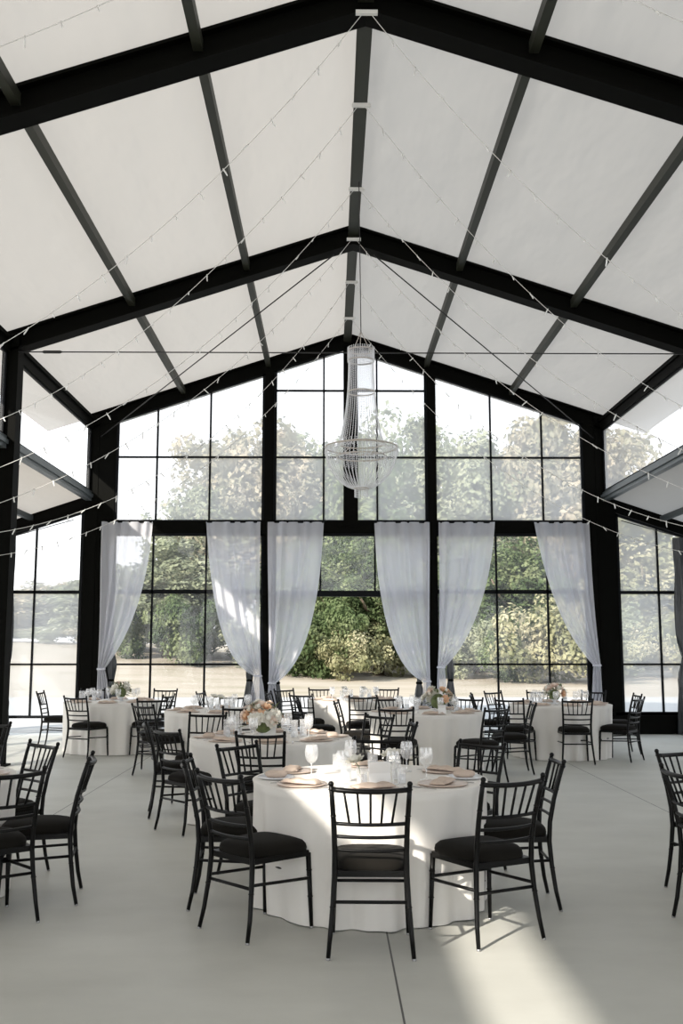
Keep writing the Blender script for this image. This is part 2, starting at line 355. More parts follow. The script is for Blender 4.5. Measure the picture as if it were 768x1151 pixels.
# clerestories and outer walls along the sides: one window for every bay
def sidewin(s, x, y0, y1, z0, z1, pm, mull=(), bars=()):
    wi[0] += 1; r = empty('window_%d' % wi[0], (x, (y0+y1)/2, z0)); r['kind'] = 'structure'; h = (y1-y0)/2
    m = MB(); m.box((-.02, -h, 0), (.02, -h+.05, z1-z0)); m.box((-.02, h-.05, 0), (.02, h, z1-z0)); m.box((-.02, -h, 0), (.02, h, .04)); m.box((-.02, -h, z1-z0-.04), (.02, h, z1-z0)); m.build('window_frame', M['mullion'], r)
    for b in mull:
        m = MB(); m.box((-.02, -h+b-.018, 0), (.02, -h+b+.018, z1-z0)); m.build('mullion', M['mullion'], r)
    for b in bars:
        m = MB(); m.box((-.02, -h, b-z0-.02), (.02, h, b-z0+.02)); m.build('transom', M['mullion'], r)
    m = MB(); m.add([(.0, -h, 0), (.0, h, 0), (.0, h, z1-z0), (.0, -h, z1-z0)], [(0, 1, 2, 3)]); m.build('pane', pm, r)
for k in range(5):
    y0, y1 = FR[k]+.14, FR[k+1]-.14
    for s in (-1, 1):
        sidewin(s, s*XW, y0, y1, 4.56, 5.79, M['clear'] if s < 0 else M['vinyl'])
        sidewin(s, s*XA, y0, y1, .05, aroof(XA)-.2, M['vinyl'], [(y1-y0)*t for t in (.25, .5, .75)], [1.29, 2.6])

# ---------------------------------------------------------------- outside ground
def gh(x, y):
    if y < 34: return -.03
    t = min(1, (y-34)/34); t = t*t*(3-2*t)
    s = .5-.5*math.tanh((x+6)/9)
    return -.03+t*(.35+1.75*s)+.12*t*noise.noise((x*.1, y*.1, 0))
v = []; fc = []; NX, NY = 90, 70
for j in range(NY+1):
    y = 19.26+(180-19.26)*(j/NY)**1.5
    for i in range(NX+1):
        x = -90+180*i/NX; v.append((x, y, gh(x, y)-.02))
for j in range(NY):
    for i in range(NX): a = j*(NX+1)+i; fc.append((a, a+1, a+NX+2, a+NX+1))
m = MB(); m.add(v, fc, True); g = m.build('ground', M['field']); tag(g, kind='structure')
m = MB(); m.box((-60, 19.26, -.06), (60, 33.5, -.025)); g = m.build('gravel_terrace', M['gravel']); tag(g, kind='structure')
m = MB()
for s in (-1, 1): m.box((s*8.62, -30, -.06), (s*70, 19.26, -.03))
tag(m.build('gravel_terrace', M['gravel']), kind='structure')

# ---------------------------------------------------------------- trees
def crown_mesh(seed, n_cl, n_leaf, rx, rz, size, m):
    r = random.Random(seed); v = []; fc = []
    for c in range(n_cl):
        u = r.uniform(-1, 1); a = r.uniform(0, 2*PI); q = math.sqrt(1-u*u); rad = r.uniform(.2, .97)
        cx, cy_, cz = q*math.cos(a)*rx*rad, q*math.sin(a)*rx*rad, u*rz*rad
        cr_ = r.uniform(.15, .34)*rx
        for k in range(n_leaf):
            u2 = r.uniform(-1, 1); a2 = r.uniform(0, 2*PI); q2 = math.sqrt(1-u2*u2); rr = cr_*r.uniform(.6, 1.05)
            d = Vector((q2*math.cos(a2), q2*math.sin(a2), u2)); p = Vector((cx, cy_, cz))+d*rr
            nrm = (d+Vector((r.uniform(-.7, .7), r.uniform(-.7, .7), r.uniform(-.4, .9)))).normalized()
            t = nrm.orthogonal().normalized(); t.rotate(Matrix.Rotation(r.uniform(0, 6.28), 3, nrm)); b = nrm.cross(t); s = size*r.uniform(.6, 1.3)
            o = len(v); v += [p+t*s, p+b*s*.6, p-t*s, p-b*s*.6]; fc.append((o, o+1, o+2, o+3))
    mb = MB(); mb.add(v, fc); return mb.mesh('foliage', m)
def trunk_mesh(seed, h, r0):
    r = random.Random(seed); m = MB(); m.tube([(0, 0, -.3), (r.uniform(-.1, .1), 0, h*.4), (r.uniform(-.3, .3), 0, h*.9)], [r0, r0*.75, r0*.4], 8)
    for k in range(4):
        a = r.uniform(0, 6.28); z = h*r.uniform(.4, .7); m.tube([(0, 0, z), (math.cos(a)*h*.16, math.sin(a)*h*.16, z+h*.14), (math.cos(a)*h*.25, math.sin(a)*h*.25, z+h*.3)], [r0*.45, r0*.3, r0*.12], 6)
    return m.mesh('trunk', M['bark'])
CR = {}
for k, mt in (('A', 'leafA'), ('B', 'leafB'), ('C', 'leafC'), ('D', 'leafD')):
    CR[k] = [crown_mesh(11+i*7+ord(k), 120, 210, 4.6, 6.2, .19, M[mt]) for i in range(2)]
CB = {k: crown_mesh(5+ord(k), 34, 200, 2.2, 1.5, .10, M[mt]) for k, mt in (('C', 'leafC'), ('D', 'leafD'), ('B', 'leafB'), ('A', 'leafA'))}
TR = [trunk_mesh(3, 10, .32), trunk_mesh(9, 10, .26)]
def tree(px, y, top_py, kind, i, label, low=.18, wide=1.0):
    x = aty(px, 600, y)[0]; z0 = gh(x, y); top = aty(px, top_py, y)[2]; H = top-z0
    r = empty('tree', (x, y, z0), i*1.3); tag(r, label, 'tree', 'trees beyond the meadow')
    cz = H*(1+low)/2; hz = H*(1-low)/2
    o = bpy.data.objects.new('foliage', CR[kind][i % 2]); C.objects.link(o); o.parent = r; o.location = (0, 0, cz); o.scale = (wide, wide, hz/6.2)
    t = bpy.data.objects.new('trunk', TR[i % 2]); C.objects.link(t); t.parent = r; t.scale = (1, 1, cz*1.05/9.0)
trees = [
 (272, 62, 462, 'B', 1.15, 'tall rounded pale autumn-tinged tree left of the central window post'),
 (350, 66, 468, 'A', 1.2, 'tall sage tree left of the chandelier'),
 (228, 60, 545, 'A', .9, 'lower pale sage tree stepping down left of the tall rounded one'),
 (190, 56, 602, 'A', .9, 'round sage tree behind the gap of the left pair of curtains'),
 (60, 70, 652, 'B', 1.0, 'low pale brown tree seen through the left aisle window'),
 (15, 74, 668, 'A', .9, 'low hazy tree at the left end of the tree line'),
 (112, 66, 650, 'A', .9, 'low sage tree behind the far left steel column'),
 (410, 58, 492, 'C', .9, 'green tree directly behind the chandelier basket'),
 (455, 68, 462, 'A', 1.2, 'tall sage tree right of the chandelier'),
 (508, 60, 470, 'A', 1.05, 'tall sage tree behind the right window post'),
 (560, 64, 478, 'B', 1.1, 'tall yellowing tree in the right upper windows'),
 (610, 60, 462, 'B', 1.1, 'tallest pale autumn tree in the right upper windows'),
 (662, 62, 452, 'B', 1.1, 'tall pale tree partly behind the right nave column'),
 (722, 58, 548, 'D', 1.0, 'pale yellow tree seen through the right aisle window'),
 (790, 62, 600, 'A', 1.2, 'sage tree at the right end of the tree line'),
 (385, 52, 598, 'C', .62, 'dark green tree in the open doorway'),
 (425, 50, 604, 'C', .55, 'smaller green tree right of the open doorway'),
 (575, 50, 592, 'C', .62, 'dark green tree between the right pair of curtains'),
 (530, 54, 600, 'C', .6, 'green tree behind the fourth curtain from the right'),
 (330, 54, 612, 'C', .6, 'green tree behind the third curtain from the left'),
]
for i, (px, y, tp, k, w, lb) in enumerate(trees): tree(px, y, tp, k, i, lb, .12, w)
bushes = [(168, 60, 700, 'A', 1.5), (150, 55, 655, 'C', .9), (205, 52, 668, 'C', 1.0), (250, 58, 690, 'A', 1), (345, 48, 690, 'C', 1.1), (372, 47, 672, 'C', .9), (398, 46, 700, 'D', .8), (440, 50, 690, 'D', 1), (475, 49, 690, 'C', 1), (540, 48, 700, 'A', 1), (575, 45, 700, 'C', .8), (615, 44, 665, 'D', 1.2), (650, 46, 690, 'D', 1.2), (700, 52, 680, 'A', 1.1), (745, 50, 690, 'D', 1.1), (305, 52, 680, 'A', 1.1), (80, 64, 700, 'A', 1.4), (25, 66, 705, 'B', 1.4), (510, 56, 680, 'C', 1.2), (120, 62, 700, 'B', 1.2)]
BL = ['far back between the two left curtains', 'left of the far left curtain gap', 'right of the far left curtain gap', 'behind the second curtain from the left', 'at the left side of the open doorway', 'under the dark tree in the open doorway', 'low and yellowish in the open doorway', 'right of the open doorway', 'behind the third curtain from the right', 'behind the second curtain from the right', 'low in the gap between the right curtains', 'tall and yellow between the right curtains', 'yellow behind the far right curtain', 'grey green in the right aisle window', 'yellowish at the right edge of the meadow', 'behind the third curtain from the left', 'hazy in the left aisle window', 'pale at the left end of the meadow', 'behind the right window post', 'pale brown behind the left nave column']
for i, (px, y, tp, k, w) in enumerate(bushes):
    x = aty(px, 600, y)[0]; z0 = gh(x, y); H = aty(px, tp, y)[2]-z0
    o = bpy.data.objects.new('bush', CB[k]); C.objects.link(o); o.location = (x, y, z0+H*.48); o.scale = (w, w, H/3.2); o.rotation_euler = (0, 0, i)
    tag(o, 'leafy bush '+BL[i], 'bush', 'bushes along the meadow edge')

# ---------------------------------------------------------------- curtains (sheer, tied back) and rolled vinyl behind
YC = 18.72
def bez(p, t):
    a = [Vector(q) for q in p]
    while len(a) > 1: a = [a[i].lerp(a[i+1], t) for i in range(len(a)-1)]
    return a[0]
def curtain(xf, xd, zt, tie, free, foot, label, seed):
    """xf: free edge x at the top, xd: fixed edge x at the top, tie: (x, z), free: two control points of the free edge, foot: (x0, x1) at the floor"""
    nu, ns, nt_ = 60, 40, 16; rows = []; r = random.Random(seed); ph = [r.uniform(0, 6.28) for _ in range(4)]
    def fold(u, s): return (.045*math.sin(u*30+ph[0]+1.2*s)+.018*math.sin(u*44+ph[1]-s)+.025*math.sin(u*13+ph[2]))
    for j in range(ns+1):
        s = j/ns; row = []
        for i in range(nu+1):
            u = i/nu; uu = u**1.0
            top = Vector((xf+(xd-xf)*u, zt))
            c1 = Vector((free[0][0]+(xd-free[0][0])*uu, free[0][1]+(zt-(zt-tie[1])*.35-free[0][1])*uu))
            c2 = Vector((free[1][0]+(tie[0]+(xd-tie[0])*.5-free[1][0])*uu**.8, free[1][1]+(tie[1]+.9-free[1][1])*uu))
            e = Vector((tie[0]+(u-.5)*.13*(1 if xd > xf else -1), tie[1]+.02*math.sin(u*9)))
            p = bez([top, c1, c2, e], s)
            amp = (.55+.45*min(1, s*4))*(1-.75*s*s)
            row.append((p.x, YC-.02+fold(u, s)*amp-.05*math.sin(PI*s)*(1-u), p.y))
        rows.append(row)
    for j in range(1, nt_+1):
        s = j/nt_; row = []
        for i in range(nu+1):
            u = i/nu; x0 = tie[0]+(u-.5)*.13*(1 if xd > xf else -1); fx = foot[0]+(foot[1]-foot[0])*(u if xd > xf else 1-u)
            row.append((x0+(fx-x0)*s**.7, YC-.02+fold(u, 1)*(.25+.9*s), tie[1]*(1-s)+.01*s))
        rows.append(row)
    v = [p for row in rows for p in row]; n = nu+1; fc = [(j*n+i, j*n+i+1, (j+1)*n+i+1, (j+1)*n+i) for j in range(len(rows)-1) for i in range(nu)]
    root = empty('curtain', (tie[0], YC, 0)); tag(root, label, 'curtain', 'sheer curtains on the gable wall')
    m = MB(); m.add([(p[0]-tie[0], p[1]-YC, p[2]) for p in v], fc, True); m.build('curtain_panel', M['sheer'], root)
    h = MB(); h.tube([(min(xf, xd)-tie[0]-.02, .0, zt-.005), (max(xf, xd)-tie[0]+.02, .0, zt-.005)], .012, 8); h.build('curtain_rod', M['steel'], root)
    t = MB(); t.torus((0, 0, 0), .07, .014, 20, 6); o = t.build('tie_band', M['sheer'], root); o.location = (0, -.02, tie[1]); o.scale = (1, .8, 1.6)
def cx(px, py): p = aty(px, py, YC); return (p[0], p[2])
ZT = 3.955
curtain(cx(172, 590)[0], cx(115, 590)[0], ZT, cx(114, 752), (cx(168, 655), cx(150, 712)), (cx(108, 800)[0], cx(128, 800)[0]), 'white sheer curtain at the far left, tied back to the left nave column', 1)
curtain(cx(232, 590)[0], cx(293, 590)[0], ZT, cx(290, 760), (cx(238, 680), cx(250, 745)), (cx(276, 815)[0], cx(302, 815)[0]), 'second white sheer curtain from the left, gathered right with a bright diagonal sun streak', 2)
curtain(cx(364, 590)[0], cx(301, 590)[0], ZT, cx(306, 768), (cx(360, 680), cx(346, 745)), (cx(299, 815)[0], cx(312, 815)[0]), 'third white sheer curtain from the left, gathered left beside the doorway', 3)
curtain(cx(421, 590)[0], cx(483, 590)[0], ZT, cx(480, 766), (cx(424, 680), cx(440, 752)), (cx(474, 815)[0], cx(487, 815)[0]), 'white sheer curtain right of the doorway, gathered to the right', 4)
curtain(cx(556, 590)[0], cx(493, 590)[0], ZT, cx(496, 750), (cx(551, 665), cx(528, 722)), (cx(490, 815)[0], cx(504, 815)[0]), 'white sheer curtain right of the right window post, gathered left', 5)
curtain(cx(600, 590)[0], cx(662, 590)[0], ZT, cx(671, 748), (cx(612, 660), cx(632, 712)), (cx(664, 815)[0], cx(678, 815)[0]), 'white sheer curtain at the far right, tied back to the right nave column', 6)
def roll(px, top, bot, w, label, tiez, ypl=18.84, m_='tarp', wp=1.0):
    x, z1 = aty(px, top, ypl)[0], aty(px, top, ypl)[2]; z0 = .01 if bot is None else aty(px, bot, ypl)[2]
    n, k = 40, 26; v = []; fc = []; r = random.Random(int(px)); p1, p2 = r.uniform(0, 6), r.uniform(0, 6)
    for j in range(k+1):
        t = j/k; z = z1+(z0-z1)*t; d = abs(z-tiez); sc = w*(.45+.55*min(1, d/.35))*(1 if wp else min(1, .25+(z1-z)/.45))*(1-.25*max(0, (z-tiez))/max(.1, z1-tiez)*wp)
        for i in range(n):
            a = 2*PI*i/n; q = 1+.22*math.sin(a*5+p1+z*1.5)+.13*math.sin(a*9+p2-z*2)
            v.append((math.cos(a)*sc*q, min(.6*math.sin(a)*sc*q, .07), z))
    for j in range(k):
        for i in range(n): fc.append((j*n+i, j*n+(i+1) % n, (j+1)*n+(i+1) % n, (j+1)*n+i))
    root = empty('rolled_vinyl_flap', (x, ypl-.05, 0)); tag(root, label, 'vinyl flap', 'gathered vinyl flaps along the gable')
    m = MB(); m.add(v, fc, True); m.add(v[:n], [tuple(range(n))]); m.build('gathered_sheet', M[m_], root)
    t = MB(); t.torus((0, 0, 0), w*.5, .012, 20, 6); o = t.build('strap', M['steel'], root); o.location = (0, 0, tiez); o.scale = (1, .7, 2)
roll(127, 728, None, .085, 'dark gathered vinyl flap behind the foot of the far left curtain', 1.0, wp=0)
roll(281, 738, None, .10, 'dark gathered vinyl flap left of the left window post', 1.0, wp=0)
roll(312, 748, None, .09, 'grey gathered vinyl flap right of the left window post by the doorway', .95, wp=0)
roll(471, 752, None, .10, 'grey gathered vinyl flap left of the right window post by the doorway', .95, wp=0)
roll(506, 738, None, .09, 'pale grey gathered vinyl flap right of the right window post', 1.0, wp=0)
roll(9, 598, None, .17, 'tall dark gathered vinyl drape left of the left aisle window', 1.0)
roll(765, 605, None, .17, 'tall dark gathered vinyl drape right of the right aisle window', 1.4)

# ---------------------------------------------------------------- cables and string lights
def cable(a, b, r, label, name='bracing_cable', cat='cable', turn=True):
    root = empty(name, a); tag(root, label, cat, 'steel bracing cables'); b = Vector(b)-Vector(a)
    m = MB(); m.tube([(0, 0, 0), b], r, 6); m.build('wire_rope', M['wire'], root)
    if turn:
        m = MB(); m.tube([b*.035, b*.038, b*.062, b*.065], [r, r*2.6, r*2.6, r], 8); m.build('turnbuckle', M['wire'], root)
ZC = 5.78
cable((-4.78, 13.82, ZC), (4.78, 13.82, ZC-.0), .009, 'horizontal tie cable across the nave between the middle columns')
cable((-.28, 13.9, 7.28), (-4.75, 18.85, 5.62), .010, 'diagonal bracing cable falling left from the middle frame apex', turn=False)
cable((.30, 13.9, 7.28), (4.75, 18.85, 5.62), .010, 'diagonal bracing cable falling right from the middle frame apex', turn=False)
cable((-5.1, 18.4, 3.95), (-7.95, 18.4, 3.15), .008, 'thin tie cable under the left aisle roof', turn=False)
cable((5.1, 18.4, 3.95), (7.95, 18.4, 3.15), .008, 'thin tie cable under the right aisle roof', turn=False)
bm_ = MB(); bm_.tube([(0, 0, .012), (0, 0, -.012), (.004, 0, -.03), (.004, 0, -.062), (.004, 0, -.07)], [.005, .007, .007, .006, .001], 6); bulb_me = bm_.mesh('bulb', M['bulb'])
cm_ = MB(); cm_.box((-.05, -.02, -.035), (.05, .02, .0)); clip_me = cm_.mesh('clip', M['cord'])
def strand(yr, ye, ze, sag, side, label, xe=4.86, seed=0):
    A = Vector((side*.02, yr, 7.36)); B = Vector((side*xe, ye, ze)); root = empty('string_light', A); tag(root, label, 'string lights', 'string lights fanning out from the ridge')
    def P(t): p = A.lerp(B, t); p.z -= sag*4*t*(1-t); return p-A
    pts = [P(i/40) for i in range(41)]; L = sum((pts[i+1]-pts[i]).length for i in range(40))
    m = MB(); m.tube(pts, .0034, 5); m.build('cord', M['cord'], root)
    k = int(L/.27); r = random.Random(seed)
    for i in range(1, k):
        o = bpy.data.objects.new('bulb', bulb_me); C.objects.link(o); o.parent = root; o.location = P(i/k); o.rotation_euler = (r.uniform(-.7, .7), r.uniform(-.7, .7), r.uniform(0, 6))
    o = bpy.data.objects.new('clip', clip_me); C.objects.link(o); o.parent = root; o.location = (side*.03, 0, .005)
SS = [(6.6, 6.2, 4.9, .35, 'nearest the viewer, crossing the front rafter'), (8.40, 8.45, 3.5, .68, 'starting at the front frame apex'), (9.97, 11.92, 4.17, .60, 'starting behind the front frame apex'),
      (11.94, 8.32, 2.67, .88, 'starting at the ridge above the chandelier'), (13.5, 8.50, 2.45, .92, 'starting at the middle frame apex'), (15.18, 9.30, 2.66, 1.26, 'starting at the first ridge clip past the middle frame'), (16.93, 13.49, 2.83, .84, 'starting at the ridge clip closest to the gable')]
for i, (yr, ye, ze, sg, lb) in enumerate(SS):
    for s in (-1, 1): strand(yr, ye, ze, sg, s, 'bulb string falling %s, %s' % ('left' if s < 0 else 'right', lb), seed=i*2+s)

# ---------------------------------------------------------------- chandelier
def chandelier():
    cy_ = 11.8; cxx = .045; Z = lambda py: aty(407, py, cy_)[2]; k = 1/95.0
    root = empty('chandelier', (cxx, cy_, 0)); tag(root, 'large basket chandelier of clear crystal strands hanging below the ridge', 'chandelier')
    zc, zi, zo, zb = Z(394), Z(499), Z(503), Z(549)
    m = MB(); m.tube([(0, 0, zc+.22), (-.02, 0, 7.38)], .006, 6); m.build('suspension_wire', M['wire'], root)
    for a in (0, 2.09, 4.19):
        m = MB(); m.tube([(.13*math.cos(a+.4), .13*math.sin(a+.4), zc), (0, 0, zc+.24)], .005, 5); m.build('chain', M['brass'], root)
    def ring(z, R, r, nm): m = MB(); m.torus((0, 0, z), R, r, 48, 8); m.add([(R*math.cos(t*PI/24)*1.0, R*math.sin(t*PI/24), z+s*.009) for s in (-1, 1) for t in range(48)], [(i, (i+1) % 48, 48+(i+1) % 48, 48+i) for i in range(48)]); m.build(nm, M['brass'], root)
    ring(zc, .152, .008, 'crown_ring'); ring(zc-.13, .158, .004, 'crown_ring'); ring(zi, .27, .007, 'inner_ring'); ring(zo, .435, .010, 'basket_ring'); ring(zb, .085, .008, 'bottom_ring'); ring(Z(441), .165, .004, 'waist_ring'); ring(zo-.11, .30, .006, 'inner_ring')
    for a in range(6):
        m = MB(); t = a*PI/3; m.tube([(.27*math.cos(t), .27*math.sin(t), zi), (.435*math.cos(t), .435*math.sin(t), zo)], .005, 5); m.build('spoke', M['brass'], root)
    def smesh(pts, step, br, nm):
        m = MB(); L = 0; segs = []
        for a, b in zip(pts, pts[1:]): d = (b-a).length; segs.append((a, b, L, d)); L += d
        n = int(L/step)
        for i in range(n+1):
            q = L*i/n
            for a, b, l0, d in segs:
                if l0 <= q <= l0+d+1e-6: p = a.lerp(b, (q-l0)/d); break
            v = [p+Vector(w)*br for w in ((1, 0, 0), (0, 1, 0), (-1, 0, 0), (0, -1, 0), (0, 0, 1.1), (0, 0, -1.1))]
            m.add(v, [(0, 1, 4), (1, 2, 4), (2, 3, 4), (3, 0, 4), (1, 0, 5), (2, 1, 5), (3, 2, 5), (0, 3, 5)])
        return m.mesh(nm, M['crystal'])
    def spin(me, nm, n, off=0):
        for i in range(n):
            o = bpy.data.objects.new(nm, me); C.objects.link(o); o.parent = root; o.rotation_euler = (0, 0, 2*PI*(i+off)/n)
    zw = zc-zi
    up = [Vector((.15+.12*(t**2.6), 0, zc-zw*t)) for t in [i/14 for i in range(15)]]
    spin(smesh(up, .018, .0075, 'upper_crystal_strand'), 'upper_crystal_strand', 40)
    crown = [Vector((.16, 0, zc+.03-.17*t)) for t in (0, .5, 1)]; spin(smesh(crown, .018, .009, 'crown_crystal_strand'), 'crown_crystal_strand', 36, .5)
    lo = [Vector((.085+.35*max(0, math.cos(t*PI/2))**1.25, 0, zo-(zo-zb)*math.sin(t*PI/2))) for t in [i/14 for i in range(15)]]
    spin(smesh(lo, .019, .008, 'basket_crystal_strand'), 'basket_crystal_strand', 52)
    sw = [Vector((.27+.165*t, 0, zi-.07*math.sin(PI*t))) for t in [i/6 for i in range(7)]]; spin(smesh(sw, .02, .0075, 'swag_crystal_strand'), 'swag_crystal_strand', 40)
    fr = [Vector((.435, 0, zo-.01)), Vector((.44, 0, zo-.07))]; spin(smesh(fr, .02, .008, 'rim_crystal_drop'), 'rim_crystal_drop', 60)
    fb = [Vector((.08, 0, zb)), Vector((.078, 0, zb-.10))]; spin(smesh(fb, .02, .009, 'bottom_crystal_drop'), 'bottom_crystal_drop', 20)
    fi = [Vector((.30, 0, zo-.11)), Vector((.30, 0, zo-.19))]; spin(smesh(fi, .02, .008, 'inner_crystal_drop'), 'inner_crystal_drop', 40)
chandelier()

# ---------------------------------------------------------------- chairs
def make_chair():
    root = empty('chiavari_chair')
    def rear(s):
        m = MB(); P = [(.222, -.265, .006), (.212, -.241, .12), (.198, -.221, .28), (.190, -.211, .42), (.189, -.219, .54), (.193, -.246, .68), (.201, -.284, .82), (.206, -.311, .905)]
        m.tube([(s*x, y, z) for x, y, z in P], [.0115, .013, .0145, .0155, .015, .0145, .0135, .0125], 8)
        m.ball((s*.2062, -.313, .915), .0155, 8, 5)
        for x, y, z in ((.2045, -.305, .885), (.196, -.262, .74), (.2, -.224, .26)): m.torus((s*x, y, z), .0125, .005, 10, 5)
        return m
    for s in (-1, 1):
        l = rear(s).build('leg', M['chair'], root); c = MB(); c.lathe([(.011, 0), (.012, .004), (.011, .012)], 8, (s*.222, -.265, 0)); c.build('glide', M['cap'], l)
        m = MB(); m.tube([(s*.212, .212, .006), (s*.206, .205, .2), (s*.200, .195, .43)], [.011, .0135, .0155], 8)
        m.torus((s*.2065, .206, .18), .0125, .005, 10, 5); m.torus((s*.203, .2, .33), .0135, .005, 10, 5)
        l = m.build('leg', M['chair'], root); c = MB(); c.lathe([(.011, 0), (.012, .004), (.011, .012)], 8, (s*.212, .212, 0)); c.build('glide', M['cap'], l)
    # seat frame ring (trapezoid with a rounded front)
    m = MB(); out = [(-.19, -.212), (.19, -.212), (.212, .19), (.15, .222), (0, .232), (-.15, .222), (-.212, .19)]; inn = [(x*.86, y*.86+.0) for x, y in out]; n = len(out)
    v = [(x, y, .412) for x, y in out]+[(x, y, .445) for x, y in out]+[(x, y, .412) for x, y in inn]+[(x, y, .445) for x, y in inn]
    fc = []
    for i in range(n):
        j = (i+1) % n; fc += [(i, j, n+j, i+n), (2*n+j, 2*n+i, 3*n+i, 3*n+j), (n+i, n+j, 3*n+j, 3*n+i), (j, i, 2*n+i, 2*n+j)]
    m.add(v, fc); m.add([(x, y, .43) for x, y in inn], [tuple(range(n))]); m.build('seat_frame', M['chair'], root)
    # cushion
    m = MB(); N = 32; prof = [(.96, .430), (1.03, .440), (1.055, .460), (1.03, .484), (.94, .502), (.68, .516), (.3, .521)]; v = []
    for sc, z in prof:
        for k in range(N):
            t = 2*PI*k/N; ct, st = math.cos(t), math.sin(t); e = 2/4.0
            x = math.copysign(abs(ct)**e, ct); y = math.copysign(abs(st)**e, st)
            v.append((x*sc*(.196+.020*y), y*sc*.212+.008, z))
    fc = [(i*N+k, i*N+(k+1) % N, (i+1)*N+(k+1) % N, (i+1)*N+k) for i in range(len(prof)-1) for k in range(N)]+[tuple((len(prof)-1)*N+k for k in range(N)), tuple(range(N-1, -1, -1))]
    m.add(v, fc, True); m.build('seat_cushion', M['cushion'], root)
    # stretchers
    for s in (-1, 1):
        for z in (.285,):
            m = MB(); xr = .2+(.30-z)*.05; m.tube([(s*xr, -.222-(.3-z)*.15, z+.02), (s*.207, .202, z)], .0095, 6); m.build('stretcher', M['chair'], root)
    m = MB(); m.tube([(-.207, .204, .30), (.207, .204, .30)], .0095, 6); m.build('stretcher', M['chair'], root)
    m = MB(); m.tube([(-.2, -.222, .285), (.2, -.222, .285)], .0095, 6); m.build('stretcher', M['chair'], root)
    # back rails, bowed backwards, and the fanned spindles
    def rail(hw, y, z, bow, r, dip=0): return [(hw*t, y-bow*(1-t*t), z-dip*(1-t*t)) for t in [i/6-1 for i in range(13)]]
    for nm, hw, y, z, bow, r, dip in (('top_rail', .2045, -.304, .885, .034, .0145, .008), ('back_rail', .194, -.251, .70, .030, .0105, .004), ('back_rail', .1915, -.235, .63, .028, .0100, .003), ('back_rail', .1895, -.222, .558, .026, .0100, .003)):
        m = MB(); m.tube(rail(hw, y, z, bow, r, dip), r, 7); m.build(nm, M['chair'], root)
    for k in range(5):
        t = (k-2)/3.0; m = MB()
        m.tube([(.194*t*.86, -.251-.030*(1-(t*.86)**2), .70), (.2045*t*1.02, -.304-.034*(1-t*t), .88)], .0072, 6); m.build('spindle', M['chair'], root)
    return root
T = {'t1': (-.065, 6.65), 't2': (-.88, 9.58), 't3': (.94, 13.35), 't4': (3.12, 15.15), 't5': (-3.74, 15.95), 't6': (-1.79, 13.65), 't7': (.06, 16.4), 't8': (-3.18, 6.75), 't9': (2.95, 6.35)}
TN = {'t1': 'the nearest table', 't2': 'the peach bouquet table', 't3': 'the compote table right of centre', 't4': 'the far right table', 't5': 'the far left table', 't6': 'the table of white bud vases', 't7': 'the rearmost table', 't8': 'the left edge table', 't9': 'the right edge table'}
